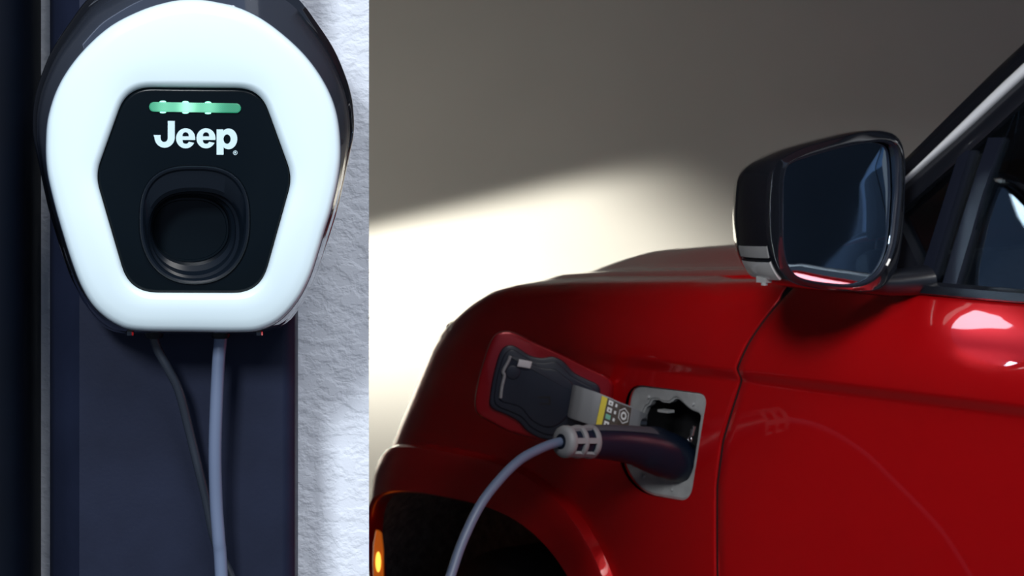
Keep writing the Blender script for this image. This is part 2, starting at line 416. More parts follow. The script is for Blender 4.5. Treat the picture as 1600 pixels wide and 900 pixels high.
for lp_ in loops:
    sp = cu.splines.new('POLY'); sp.points.add(len(lp_)-1); sp.use_cyclic_u = True
    for p, (a, b) in zip(sp.points, lp_): p.co = ((a-305)*SCL, -(b-215)*SCL, 0, 1)
co = bpy.data.objects.new('tmp', cu); COL.objects.link(co)
dg = bpy.context.evaluated_depsgraph_get()
me = bpy.data.meshes.new_from_object(co.evaluated_get(dg)); me.name = 'lettering'
bpy.data.objects.remove(co); me.materials.clear(); me.materials.append(M['logo'])
lo = bpy.data.objects.new('lettering', me); COL.objects.link(lo); lo.parent = WB
lo.location = U(305, 215, 2.5055)-WO; lo.rotation_euler = (PI/2, 0, 0)
lo['label'] = 'pale Jeep lettering on the black panel'
# rubber feet / screws on the underside
for sx in (203, 405):
    c = U(sx, 519, 2.545)-WO
    MB().tube([c+Vector((0, 0, .008)), c+Vector((0, 0, -.003))], .004, 10, 1).build('case_screw', M['gloss_black'], WB)
for sx in (240, 345):
    c = U(sx, 516, 2.575)-WO
    MB().tube([c+Vector((0, 0, .012)), c+Vector((0, 0, -.004)), c+Vector((0, 0, -.008))], [.0105, .0105, .0085], 16, 1).build('cable_gland', M['holder_black'], WB)

# supply cable
sc = [U(a, b, y) for a, b, y in ((238,518,2.575),(246,545,2.578),(262,575,2.58),(280,612,2.585),(298,682,2.596),(311,735,2.600),(322,780,2.604),(334,838,2.606),(347,872,2.606),(362,905,2.604),(385,985,2.60))]
sc += [Vector((-.25, 2.59, .75)), Vector((-.235, 2.58, .3)), Vector((-.235, 2.56, .06)), Vector((-.26, 2.50, .006)), Vector((-.38, 2.44, .006))]
o = MB().tube(sc, .0048, 12, 8).build('supply_cable', M['cable_dark'])
o['label'] = 'thin dark supply cable hanging from the left underside of the wall charger'; o['category'] = 'cable'

# ------------------------------------------------------------------ car
TH = math.radians(50); CT, ST = math.cos(TH), math.sin(TH)
OX, OY = .2526, 4.3
CAR = thing('car', 'dark red car with raised charging flap and black door mirror', 'car', (OX, OY, 0), -TH)
def W2L(p):
    rx, ry = p[0]-OX, p[1]-OY
    return Vector((rx*CT-ry*ST, rx*ST+ry*CT, p[2]))       # s rearwards, inboard, up
def L2W(s, yin, z): return Vector((OX+CT*s+ST*yin, OY-ST*s+CT*yin, z))
ZCR = 1.156                                               # waist crease height
def sfront(z): return float(np.interp(z, [.3, .71, .867, .96, 1.11, 1.16, 1.25, 1.32], [-.74, -.735, -.70, -.645, -.545, -.50, -.42, -.36]))
def wrap(s, z):
    x = s-sfront(z); return 2.5*x*x if x < 0 else 0.
def side_t(s, z):
    if z >= ZCR:
        h = z-ZCR; t = -.06*h-3.0*h*h
    else:
        h = ZCR-z
        k = .1+.9*sstep(-.30, .12, s)
        t = -.012*k*sstep(.0, .026, h) + .035*h - .12*h*h
    return t-wrap(s, z)
def ztop(s):
    return float(np.interp(s, [-1.1, -.9, -.8, -.72, -.66, -.60, -.55, -.50, -.44, -.30, .0, .25, 3],
                              [1.09, 1.115, 1.135, 1.15, 1.166, 1.19, 1.215, 1.236, 1.25, 1.264, 1.284, 1.304, 1.304]))
def surf_px(pxx, pyy, off=0.):
    t = 0.; u = (pxx-800)/F
    for _ in range(14):
        s = (u*(OY-CT*t)-OX+ST*t)/(CT+ST*u); y = OY-ST*s-CT*t; z = ZC-(pyy-YH)/F*y
        t = side_t(s, z)+off
    return s, z
def gap_s(z):   # front edge of the door
    return float(np.interp(z, [.2, .81, .957, 1.032, 1.076, 1.139, 1.156, 1.20, 1.24, 1.292, 1.4], [.115, .115, .119, .133, .150, .176, .176, .195, .216, .244, .30]))
AC, AA, AB, AN = (-.548, .40), .413, .453, 3.0               # wheel arch opening (superellipse)
def arch(a, ra, rb):
    c, s = math.cos(a), math.sin(a)
    r = (abs(c/ra)**AN+abs(s/rb)**AN)**(-1/AN); return AC[0]+c*r, AC[1]+s*r
PORT = fillet([(-.088, 1.103), (.094, 1.103), (.055, .9245), (-.062, .9245), (-.112, .966)], [.032, .018, .026, .05, .035], 6)
PORT = [tuple(p) for p in offset(PORT, -.003)]

def fender(port, parent, name='front_fender'):
    S = list(np.linspace(-1.08, -.3, 100))+list(np.linspace(-.3, 0, 50))[1:]     # parameter, remapped to end on the door gap
    U1 = [(s+1.08)/1.08 for s in S]
    zl = [.30+i*(ZCR-.03-.30)/104 for i in range(105)] + list(np.linspace(ZCR-.03, ZCR, 12))[1:]
    rows = []
    for z in zl:
        s1 = gap_s(z)-.0042
        row = []
        for u in U1:
            s = -1.08+u*(s1+1.08); row.append((s, -side_t(s, z), z))
        row.append((s1+.0008, -side_t(s1, z)+.0008, z)); row.append((s1+.0010, -side_t(s1, z)+.0035, z))
        rows.append(row)
    # shoulder: from the crease to the roll at the top, then inboard
    NSH = 22
    for k in range(1, NSH+1):
        row = []
        for u in U1+[1.0, 1.0]:
            s = -1.08+u*(gap_s(ZCR)-.0042+1.08)
            zt = max(ztop(s), ZCR+.012) if s > -.62 else ztop(s)
            zr = zt-.03
            z = ZCR+(zr-ZCR)*k/NSH
            if u == 1.0 or s > .0: s = -1.08+u*(gap_s(z)-.0042+1.08)
            row.append((s, -side_t(s, max(z, ZCR) if s > -.62 else z), z))
        e = row[-3]; row[-2] = (e[0]+.0008, e[1]+.0008, e[2]); row[-1] = (e[0]+.0010, e[1]+.0035, e[2])
        rows.append(row)
    base = rows[-1]
    for k in range(1, 9):
        a = k/8*math.radians(84); rr = .034
        rows.append([(p[0], p[1]+rr*(1-math.cos(a))*1.0+.3*rr*math.sin(a), p[2]+rr*math.sin(a)*.9) for p in base])
    e = rows[-1]
    for k in (1, 2, 3): rows.append([(p[0], p[1]+k*.028, p[2]+k*.0022) for p in e])
    rows.append([(p[0], p[1]+.001, p[2]-.012) for p in rows[-1]])
    n = len(rows[0]); V = [p for r in rows for p in r]; Fc = []
    for i in range(len(rows)-1):
        for j in range(n-1):
            c = [sum(V[q][m] for q in (i*n+j, i*n+j+1, (i+1)*n+j, (i+1)*n+j+1))/4 for m in (0, 2)]
            x = abs((c[0]-AC[0])/(AA+.02))**AN+abs((c[1]-AC[1])/(AB+.02))**AN
            if x < 1 or (c[1] < AC[1] and abs(c[0]-AC[0]) < AA+.02): continue
            Fc.append((i*n+j, i*n+j+1, (i+1)*n+j+1, (i+1)*n+j))
    me = bpy.data.meshes.new(name); me.from_pydata(V, [], Fc)
    bm = bmesh.new(); bm.from_mesh(me)
    if port:
        P = PORT; cx, cz = np.mean(P, 0)
        for (a, b) in zip(P, P[1:]+P[:1]):
            if math.hypot(a[0]-b[0], a[1]-b[1]) < 1e-6: continue
            nrm = Vector((b[1]-a[1], 0, -(b[0]-a[0])))
            fs = [f for f in bm.faces if -.16 < f.calc_center_median().x < .125 and .86 < f.calc_center_median().z < ZCR]
            geom = set(fs)
            for f in fs: geom.update(f.edges); geom.update(f.verts)
            bmesh.ops.bisect_plane(bm, geom=list(geom), dist=1e-6, plane_co=Vector((a[0], 0, a[1])), plane_no=nrm)
        def inside(x, z):
            for (a, b) in zip(P, P[1:]+P[:1]):
                if ((b[0]-a[0])*(z-a[1])-(b[1]-a[1])*(x-a[0])) > 1e-9: return False
            return True
        kill = [f for f in bm.faces if inside(f.calc_center_median().x, f.calc_center_median().z)]
        bmesh.ops.delete(bm, geom=kill, context='FACES')
    bmesh.ops.remove_doubles(bm, verts=bm.verts[:], dist=1e-6)
    bmesh.ops.recalc_face_normals(bm, faces=bm.faces[:]); bm.to_mesh(me); bm.free()
    me.materials.append(M['paint']); me.polygons.foreach_set('use_smooth', [True]*len(me.polygons)); me.set_sharp_from_angle(angle=math.radians(50))
    o = bpy.data.objects.new(name, me); COL.objects.link(o); o.parent = parent
    return o
fen = fender(True, CAR)

# wheel arch flare
def flare(parent):
    R = []
    for k in range(97):
        a = math.radians(-14+208*k/96)
        (s0, z0), (s1, z1) = arch(a, AA, AB), arch(a, AA+.057, AB+.092)
        row = []
        for q, off, inn in ((0, -.004, .008), (0, .018, .002), (.02, .024, 0), (.06, .030, 0), (.18, .0285, 0), (.5, .026, 0), (.84, .023, 0), (.93, .0185, 0), (.97, .009, 0), (1.0, -.003, 0)):
            s, z = s0+(s1-s0)*q, z0+(z1-z0)*q
            row.append((s, -side_t(s, z)-off+inn, z))
        R.append(row)
    return MB().rings(R, closed=False).build('wheel_arch_flare', M['paint'], parent, 30)
fl = flare(CAR)
# wheel well liner: tunnel behind the opening
R = []
for k in range(61):
    a = math.radians(-14+208*k/60); s, z = arch(a, AA, AB); s2, z2 = arch(a, AA+.03, AB+.02)
    R.append([(s, -side_t(s, z)+.008, z), (s2, .10+wrap(s, z), z2), (s2, .34, z2)])
well = MB().rings(R, closed=False)
well.add([(p[0], .34, p[2]) for p in [r[-1] for r in R]], [tuple(range(61))])
well.build('wheel_well_liner', M['liner_arch'], CAR, 40)

# wheel
def wheel(y0, side, name='front_wheel'):
    t = bpy.data.objects.new(name, None); COL.objects.link(t); t.parent = CAR; t.location = (-.5, y0, .375); t.empty_display_size = .1
    prof = [(.235, -.02), (.25, -.005), (.30, 0), (.345, .008), (.365, .03), (.375, .06), (.375, .18), (.365, .21), (.345, .23), (.25, .235), (.235, .22)]
    N = 64
    MB().rings([[(math.cos(2*PI*k/N)*r, side*d, math.sin(2*PI*k/N)*r) for k in range(N)] for r, d in prof]).build('tyre', M['rubber'], t, 40)
    rp = [(.245, 0), (.24, .012), (.225, .02), (.215, .05), (.215, .2)]
    rim = MB().rings([[(math.cos(2*PI*k/N)*r, side*d, math.sin(2*PI*k/N)*r) for k in range(N)] for r, d in rp]).build('rim', M['metal'], t, 40)
    for j in range(5):
        a = 2*PI*j/5+.3; d = Vector((math.cos(a), 0, math.sin(a))); q = Vector((-d.z, 0, d.x))
        V = [d*.05+q*.03+Vector((0, side*.02, 0)), d*.05-q*.03+Vector((0, side*.02, 0)), d*.222-q*.022+Vector((0, side*.012, 0)), d*.222+q*.022+Vector((0, side*.012, 0))]
        V += [v+Vector((0, side*.03, 0)) for v in V]
        MB().add(V, [(0,1,2,3),(7,6,5,4),(0,4,5,1),(1,5,6,2),(2,6,7,3),(3,7,4,0)]).build('spoke', M['metal'], rim, 0)
    MB().rings([[(math.cos(2*PI*k/24)*r, side*d, math.sin(2*PI*k/24)*r) for k in range(24)] for r, d in ((.06, .05), (.06, .018), (.05, .012))], False, True).build('hub_cap', M['black_trim'], rim, 40)
    return t
wheel(.075, 1)

# bonnet
def bonnet_z(s, y):
    e = min(y, 1.9-y)
    z = ztop(s)+.012+.012*math.sin(PI*(y-.1)/1.7)
    k = sstep(.20, .42, e)*sstep(-.95, -.45, s)
    return z + .030*k - .06*sstep(-.86, -1.06, s)
SV = list(np.linspace(-1.06, .17, 60)); YV = list(np.linspace(.135, 1.765, 70))
R = []
for s in SV:
    row = []
    for y in YV:
        f = 1-abs(y-.95)/.95
        ss = s + (-.05*(1-(abs(y-.95)/.85)**2))*(1 if s > 0 else 0)*sstep(0, .17, s) - .16*sstep(0, 1, f)*sstep(-.7, -1.06, s)
        wy = .135+wrap(s, ztop(s)); v = (y-.135)/1.63; yy = wy+v*(1.9-2*wy)
        row.append((ss, yy, bonnet_z(s, yy)-(.008 if y in (YV[0], YV[-1]) else 0)))
    R.append([(row[0][0], row[0][1], row[0][2]-.02)]+row+[(row[-1][0], row[-1][1], row[-1][2]-.02)])
R.append([(p[0], p[1], p[2]-.05) for p in R[-1]])
bon = MB().rings(R, closed=False)
bon.build('bonnet', M['paint'], CAR, 40)

# front end: grille, bumper, headlamps
fr = MB()
NX = 30; R = []
for z, d in ((.32, .02), (.45, -.03), (.62, -.05), (.78, -.03), (.90, .0), (1.02, .0), (1.09, .02), (1.115, .05)):
    row = []
    for k in range(NX+1):
        y = .62+(1.9-1.24)*k/NX
        row.append((-1.08+d*.6-.05*math.sin(PI*k/NX), y, z))
    R.append([(-1.06+d*.3, -side_t(-1.07, z)+.002, z)]+row+[(-1.06+d*.3, 1.9+side_t(-1.07, z)-.002, z)])
fr.rings(R, closed=False).build('front_bumper', M['paint'], CAR, 40)
for k in range(7):
    y = .66+k*.0967-.03
    MB().box((-1.15, y+.012, .86), (-1.09, y+.062, 1.03)).build('grille_slot', M['cavity'], CAR, 0)

# door
DS0, DS1 = 0, 1.42
def door_mesh(parent):
    zl = [.30+i*(ZCR-.03-.30)/60 for i in range(61)] + list(np.linspace(ZCR-.03, ZCR, 12))[1:] + list(np.linspace(ZCR, 1.288, 30))[1:]
    UU = list(np.linspace(0, 1, 70)); rows = []
    for z in zl:
        s0 = gap_s(z)+.0042; row = [(s0-.0014, -side_t(s0, z)+.02, z), (s0-.0012, -side_t(s0, z)+.0012, z)]
        for u in UU:
            s = s0+u*(DS1-s0); row.append((s, -side_t(s, z), z))
        row.append((DS1+.001, -side_t(DS1, z)+.02, z)); rows.append(row)
    e = rows[-1]
    rows.append([(p[0], p[1]+.004, p[2]+.005) for p in e]); rows.append([(p[0], p[1]+.03, p[2]+.005) for p in e])
    rows.append([(p[0], p[1]+.06, p[2]-.05) for p in e])
    return MB().rings(rows, closed=False).build('front_door', M['paint'], parent, 50)
DOOR = door_mesh(CAR)
R = []
for z in np.linspace(.3, 1.30, 60):
    g = gap_s(z); y = -side_t(g, z)
    R.append([(g-.012, y+.0045, z), (g+.009, y+.0045, z), (g+.009, y+.012, z), (g-.012, y+.012, z)])
MB().rings(R, True, True).build('gap_backing', M['cavity'], DOOR, 0)  # black backing added so the door gap reads dark
# rear side panel (rear door and quarter)
rows = []
for z in [.30+i*(ZCR-.03-.30)/20 for i in range(21)] + list(np.linspace(ZCR-.03, ZCR, 8))[1:] + list(np.linspace(ZCR, 1.293, 14))[1:]:
    rows.append([(s, -side_t(s, z), z) for s in np.linspace(DS1+.005, 2.7, 30)])
rows.append([(p[0], p[1]+.06, p[2]) for p in rows[-1]])
REAR = MB().rings(rows, closed=False).build('rear_door', M['paint'], CAR, 50)

# cabin above the waist
def tup(z): return -.068-.25*(z-1.29)
ROOFL = [(.10, 1.235), (.22, 1.325), (.407, 1.487), (.505, 1.577), (.602, 1.665), (.70, 1.742), (.80, 1.795), (.95, 1.83), (1.4, 1.855), (2.1, 1.845), (2.7, 1.80)]
def path(off):
    P = np.array(ROOFL); t = np.gradient(P, axis=0); t /= np.linalg.norm(t, axis=1, keepdims=True)
    return P+np.stack([t[:, 1], -t[:, 0]], 1)*np.array(off).reshape(-1, 1)
def strip(name, m, o0, o1, proud, deep, parent, rng=None, rounded=.004, dome=False):
    n = len(ROOFL); o0 = [o0]*n if not hasattr(o0, '__len__') else o0; o1 = [o1]*n if not hasattr(o1, '__len__') else o1
    A, B = path(o0), path(o1); R = []
    idx = range(n) if rng is None else range(*rng)
    for i in idx:
        a, b = A[i], B[i]
        sec = []
        for q, pr_ in ((0, -deep), (0, proud-rounded), (.12, proud-rounded*.2), (.5, proud), (.88, proud-rounded*.2), (1, proud-rounded), (1, -deep)) if not dome else [(0, -deep)]+[(.5-.5*math.cos(k*PI/8), proud*math.sin(k*PI/8)) for k in range(9)]+[(1, -deep)]:
            s, z = a+(b-a)*q; sec.append(Vector((s, -tup(z)-pr_, z)))
        R.append(sec)
    # smooth along the path
    RR = []
    for c in range(len(R[0])):
        RR.append(catmull([r[c] for r in R], 5))
    R = [list(x) for x in zip(*RR)]
    return MB().rings(R, True, True).build(name, m, parent, 50)
strip('windscreen_pillar', M['gloss_black'], 0, .033, .0, .06, CAR, rounded=.016)
tw = [.001, .003, .006, .014, .018, .019, .019, .019, .019, .019, .019]
strip('glint_strip', M['pillar_glint'], [.034]*11, [.034+v for v in tw], .011, .03, CAR, (1, 11), dome=True)  # pale strip painted in for the bright reflection on the gloss pillar
DF = strip('window_frame', M['black_trim'], [.034+v for v in tw], [.034+v+.032 for v in tw], .002, .04, DOOR, (1, 11))
# belt seal
R = []
for s in np.linspace(.30, 2.7, 40):
    b = -side_t(.5, 1.288)
    R.append([(s, b+.0, 1.2945), (s, b-.003, 1.297), (s, b-.001, 1.309), (s, b+.012, 1.314), (s, b+.03, 1.312), (s, b+.03, 1.2945)])
MB().rings(R, True, True).build('belt_seal', M['black_trim'], DOOR, 40)
# window bars
def quadbar(name, m, pts, proud, thick, parent):
    """pts: outline in (s,z) on the window plane"""
    Fr = [(s, -tup(z)-proud, z) for s, z in pts]; Bk = [(s, -tup(z)-proud+thick, z) for s, z in pts]
    return MB().rings([Bk, Fr], True, True).build(name, m, parent, 0)
def win_px(pxx, pyy):
    u = (pxx-800)/F; t = -.1
    for _ in range(12):
        s = (u*(OY-CT*t)-OX+ST*t)/(CT+ST*u); y = OY-ST*s-CT*t; z = ZC-(pyy-YH)/F*y; t = tup(z)
    return s, z
quadbar('window_divider', M['dark_window'], [win_px(1428, 462), win_px(1446, 462), win_px(1516, 235), win_px(1500, 235)], .001, .025, DOOR)
quadbar('glass_channel', M['dark_window'], [win_px(1462, 464), win_px(1484, 464), win_px(1512, 370), win_px(1532, 300), win_px(1562, 215), win_px(1540, 215), win_px(1512, 300), win_px(1490, 370)], -.006, .02, DOOR)
quadbar('sail_panel', M['black_trim'], [win_px(1385, 461), win_px(1432, 461), win_px(1444, 425), win_px(1404, 340), win_px(1388, 330)], .006, .03, DOOR)
quadbar('sail_highlight', M['dark_window'], [win_px(1400, 459), win_px(1404, 459), win_px(1406, 384), win_px(1402, 384)], .009, .01, DOOR)  # strip drawn in for the highlight line on the sail panel
def pane(name, pts, inset, parent):
    return quadbar(name, M['glass_dark'], pts, -inset, .004, parent)
up = [tuple(p) for p in path([.075]*11)]
pane('quarter_glass', [(.30, 1.312), (.545, 1.312), (.63, 1.50), (.63, 1.60)] + [p for p in reversed(up) if .25 < p[0] < .6 and p[1] > 1.32], .012, DOOR)
pane('door_glass', [(.545, 1.312), (1.36, 1.312), (1.36, 1.785), (1.0, 1.765), (.87, 1.74), (.76, 1.68), (.63, 1.60)], .014, DOOR)
pane('rear_glass', [(1.48, 1.312), (2.38, 1.312), (2.34, 1.78), (1.48, 1.785)], .012, REAR)
quadbar('centre_pillar', M['black_trim'], [(1.35, 1.29), (1.49, 1.29), (1.49, 1.80), (1.35, 1.80)], .0, .06, CAR)
quadbar('rear_pillar', M['paint'], [(2.36, 1.29), (2.7, 1.29), (2.7, 1.80), (2.32, 1.80)], .0, .06, CAR)
# roof, windscreen, tail
rp = catmull([Vector((s, 0, z)) for s, z in ROOFL[6:]], 5)
R = []
for p in rp:
    yy = np.linspace(-tup(p.z)-.0, 1.9+tup(p.z), 24); R.append([(p.x, y, p.z-.004+.03*math.sin(PI*(y-yy[0])/(yy[-1]-yy[0]))) for y in yy])
roof = MB().rings(R, closed=False)
roof.rings([[(x, y, z-.04) for x, y, z in r] for r in R], closed=False).build('roof', M['paint'], CAR, 40)
rp = [(s, z) for s, z in ROOFL[1:7]]; R = []
for s, z in rp:
    yy = np.linspace(-tup(z)+.02, 1.9+tup(z)-.02, 20); R.append([(s-.09*math.sin(PI*(y-yy[0])/(yy[-1]-yy[0])), y, z-.006) for y in yy])
MB().rings(R, closed=False).build('windscreen', M['glass'], CAR, 40)
MB().box((2.69, .1, .35), (2.74, 1.8, 1.79)).build('tailgate', M['paint'], CAR, 0)
MB().box((.06, .14, 1.20), (.34, 1.76, 1.262)).build('scuttle_panel', M['black_trim'], CAR, 0)
MB().box((.0, .10, .28), (2.68, 1.80, .33)).build('cabin_floor', M['seat'], CAR, 0)
R = []
for s in np.linspace(.78, 2.66, 20):
    zt = float(np.interp(s, [p[0] for p in ROOFL], [p[1] for p in ROOFL]))-.055
    yy = np.linspace(-tup(zt)+.03, 1.9+tup(zt)-.03, 16); R.append([(s, y, zt+.02*math.sin(PI*(y-yy[0])/(yy[-1]-yy[0]))) for y in yy])
MB().rings(R, closed=False).build('headliner', M['seat'], CAR, 40)
MB().box((.36, .125, .40), (2.66, .150, 1.27)).build('door_card', M['seat'], CAR, 0)
MB().box((.36, 1.75, .40), (2.66, 1.775, 1.27)).build('door_card', M['seat'], CAR, 0)
# dashboard and wheel
dsec = [(.20, .70), (.20, 1.24), (.30, 1.338), (.46, 1.348), (.60, 1.27), (.62, 1.08), (.50, .90), (.48, .70)]
MB().rings([[(s, y, z) for s, z in dsec] for y in (.12, 1.78)], True, True).build('dashboard', M['seat'], CAR, 30)
sw = MB(); R = []
cx, cy, cz = .78, .52, 1.13
for k in range(36):
    a = 2*PI*k/36; ra = Vector((-.42*math.sin(a), math.cos(a), .907*math.sin(a)))
    ax = Vector((.907, 0, .42)); c = Vector((cx, cy, cz))+ra*.185
    R.append([c+ra*(.015*math.cos(b))+ax*(.015*math.sin(b)) for b in np.linspace(0, 2*PI, 10, endpoint=False)])
R.append(R[0]); sw.rings(R)
for a in (0, PI, -PI/2):
    ra = Vector((-.42*math.sin(a), math.cos(a), .907*math.sin(a))); sw.tube([Vector((cx, cy, cz)), Vector((cx, cy, cz))+ra*.18], .016, 8, 1)
sw.tube([Vector((cx+.03, cy, cz+.014)), Vector((cx-.2, cy, cz-.09))], .05, 14, 1)
sw.build('steering_wheel', M['black_trim'], CAR, 40)
def seat(y0):
    t = bpy.data.objects.new('front_seat', None); COL.objects.link(t); t.parent = CAR; t.location = (1.15, y0, .33); t.empty_display_size = .1
    def pad(sec, w, name, taper=.8):
        P = fillet(sec, .05, 4); R = []
        for q, sc_ in ((-1, .82), (-.92, .95), (-.7, 1), (.7, 1), (.92, .95), (1, .82)):
            c = np.mean(P, 0); R.append([(c[0]+(p[0]-c[0])*sc_, q*w/2, c[1]+(p[1]-c[1])*sc_) for p in P])
        MB().rings(R, True, True).build(name, M['seat'], t, 45)
    pad([(-.28, .12), (-.28, .33), (.22, .30), (.26, .12)], .52, 'cushion')
    pad([(.10, .28), (.22, .28), (.42, .92), (.30, .95)], .50, 'backrest')
    pad([(.33, .99), (.44, .97), (.47, 1.16), (.37, 1.19)], .27, 'headrest')
    for q in (-.06, .06): MB().tube([(.38, q, .90), (.40, q, 1.03)], .008, 8, 1).build('headrest_post', M['metal'], t)
    MB().box((-.25, -.2, 0), (.22, .2, .13)).build('seat_base', M['black_trim'], t, 0)
seat(.50); seat(1.36)

# far side: mirrored copies of the side parts
def mirror_copy(o, parent=CAR):
    c = o.copy(); COL.objects.link(c); c.parent = parent
    c.location = (0, 1.9, 0); c.scale = (1, -1, 1); return c
ff = fender(False, CAR); ff.location = (0, 1.9, 0); ff.scale = (1, -1, 1)
mirror_copy(fl)
for o in [x for x in CAR.children if x.name.split('.')[0] in ('front_door', 'rear_door', 'centre_pillar', 'rear_pillar', 'windscreen_pillar', 'glint_strip', 'wheel_well_liner')]:
    c = mirror_copy(o)
    for ch in o.children:
        if ch.name.split('.')[0] in ('window_frame', 'door_glass', 'quarter_glass', 'rear_glass', 'belt_seal', 'window_divider', 'sail_panel'):
            d = ch.copy(); COL.objects.link(d); d.parent = c
wheel(1.825, -1)

# amber side marker on the corner of the bumper
am = MB()
AO = [(587, 826), (597, 831), (600, 860), (600, 915), (583, 915), (582, 880), (583, 850)]
def on_plane(pxx, pyy, y): return W2L(U(pxx, pyy, y))
A0 = fillet(AO, 4, 3)
am.rings([[on_plane(a, b, 5.00) for a, b in A0], [on_plane(a, b, 4.955) for a, b in A0], [on_plane(a, b, 4.945) for a, b in offset(A0, 1.5)]], True, True)
amo = am.build('side_marker_lamp', M['amber'], CAR, 40)
MB().rings([[on_plane(591+math.cos(a)*q*4.5, 878+math.sin(a)*q*17, y) for a in np.linspace(0, 2*PI, 20, endpoint=False)] for q, y in ((1, 4.946), (.85, 4.943), (.4, 4.941))], False, True).build('marker_bulb', M['amber_hot'], amo, 60)

# ------------------------------------------------------------------ charge port
PC = np.mean(PORT, 0)
def pr_ring(poly, yin, n=120, smooth=False):
    return [Vector((s, yin, z)) for s, z in radial(poly, PC, n, smooth)]
port_in = [surf_px(a, b) for a, b in ((1000,640),(1007,634),(1012,626),(1022,626),(1027,629),(1040,630),(1048,624),(1055,625),(1064,633),(1074,641),(1088,648),(1086,668),(1078,722),(1069,746),(1060,749),(1052,748),(1020,734),(1000,724),(990,700),(990,670))]
port_step = [tuple(p) for p in offset(np.array(radial(port_in, PC, 120, True)), -.0035)]
MB().rings([pr_ring(PORT, side_y) for side_y in (.012, .030)]+[]).build('port_surround', M['paint'], CAR, 40)
PF = MB().rings([pr_ring(offset(PORT, -.001), .030), pr_ring(offset(PORT, -.001), .016), pr_ring(offset(PORT, .004), .0135), pr_ring(offset(PORT, .010), .0145),
                 [Vector((s, .0165, z)) for s, z in port_step], [Vector((s, .0195, z)) for s, z in port_step], pr_ring(port_in, .0195, 120, True), pr_ring(port_in, .030, 120, True)]).build('port_frame', M['port_grey'], CAR, 30)
MB().rings([pr_ring(port_in, .0285, 120, True), pr_ring(port_in, .10, 120, True)], False, True).build('port_cavity', M['cavity'], PF, 40)
for (a, b) in ((1008, 621), (1080, 632), (1000, 745), (1046, 766), (985, 727)):
    s, z = surf_px(a, b)
    MB().rings([[(s+math.cos(q)*r, y, z+math.sin(q)*r) for q in np.linspace(0, 2*PI, 12, endpoint=False)] for r, y in ((.0028, .017), (.0028, .0125), (.002, .0118))], False, True).build('port_screw', M['port_grey'], PF, 40)
# latch clip, small metal eye
s0, z0 = surf_px(1024, 640); s1, z1 = surf_px(1040, 646)
MB().box((s0, .012, z1), (s1, .028, z0)).build('port_clip', M['port_grey'], PF, 0)
e = W2L(U(1078, 686, 4.245))
R = []
for k in range(16):
    a = 2*PI*k/16; c = e+Vector((math.cos(a)*.0042, 0, math.sin(a)*.0042)); d = Vector((math.cos(a), 0, math.sin(a)))
    R.append([c+d*.0013*math.cos(b)+Vector((0, 1, 0))*.0013*math.sin(b) for b in np.linspace(0, 2*PI, 8, endpoint=False)])
R.append(R[0])
MB().rings(R).tube([e+Vector((.001, .004, .006)), e+Vector((.006, .004, .022))], .0028, 8, 1).tube([e+Vector((-.002, .004, .005)), e+Vector((.0, .004, .016))], .002, 8, 1).build('lock_eye', M['metal'], PF, 60)

# ------------------------------------------------------------------ charge flap (open, hinged at the front edge of the port)
FH = Vector((.1613, 4.393)); FD = Vector((-.984, -.178)).normalized(); FN = Vector((.178, -.984)).normalized()   # normal to the camera side
def fpt(pxx, pyy, d):
    u = (pxx-800)/F; h = FH+FN*d
    y = h.dot(FN)/(u*FN.x+FN.y)
    return W2L(U(pxx, pyy, y))
def fprism(name, m, poly, d0, d1, bev, parent, bevpx, smooth=40):
    P = np.array(poly)
    return MB().rings([[fpt(a, b, d0) for a, b in P], [fpt(a, b, d1-bev) for a, b in P], [fpt(a, b, d1-bev*.3) for a, b in offset(P, bevpx*.3)], [fpt(a, b, d1) for a, b in offset(P, bevpx)]], True, True).build(name, m, parent, smooth)
def sm(poly, k=5): return [tuple(p) for p in catmull([np.array(p, float) for p in poly], k, True)]
shell = sm([(742,622),(747,593),(757,559),(766,534),(776,521),(791,517),(808,521),(834,534),(870,550),(915,572),(944,586),(955,594),(959,606),(957,630),(950,664),(942,684),(928,692),(900,696),(860,692),(820,682),(793,673),(764,658),(750,650),(743,640)])
FLAP = fprism('charge_flap', M['paint_flap'], shell, -.012, .004, .007, CAR, 5)
liner = sm([(765,622),(770,590),(779,556),(788,542),(803,540),(828,555),(847,559),(864,557),(881,565),(896,581),(916,592),(933,600),(938,611),(934,635),(926,664),(916,680),(890,688),(859,688),(842,684),(823,673),(810,659),(793,649),(772,640),(765,632)])
LN = fprism('flap_liner', M['liner'], liner, .002, .011, .005, FLAP, 4)
liner2 = sm([(772,623),(776,592),(785,560),(793,549),(804,547),(828,562),(848,567),(865,565),(879,573),(894,588),(914,599),(928,607),(929,615),(923,640),(912,668),(888,680),(860,680),(845,676),(828,666),(815,652),(797,643),(778,635)])
fprism('liner_rib', M['liner'], liner2, .008, .0145, .003, LN, 2.5)
plate = sm([(781,621),(785,596),(793,562),(798,556),(818,562),(845,574),(867,577),(882,588),(896,601),(898,622),(889,648),(872,664),(857,668),(843,664),(829,655),(815,638),(800,632),(785,628)])
fprism('liner_plate', M['liner'], plate, .012, .0175, .003, LN, 3)
rib = [fpt(a, b, d) for a, b, d in ((797,556,.017),(795,563,.018),(788,576,.0185),(786,582,.0185),(788,587,.0185),(784,605,.018),(782,622,.017))]
MB().tube(rib, .0028, 10, 5).build('liner_pipe', M['strap'], LN)
fprism('flap_tab', M['tab'], [(811,561),(831.5,565),(828.5,576),(808,572.5)], .016, .0235, .001, LN, .8)
fprism('release_button', M['liner'], arc(801.5, 582, 11.5, 11, 0, 345, 20), .015, .0195, .0015, LN, 1.5)
um = [(841,619.5),(860,619),(861,633),(843,632),(843,629.5),(857.5,630),(857,622),(841,622)]
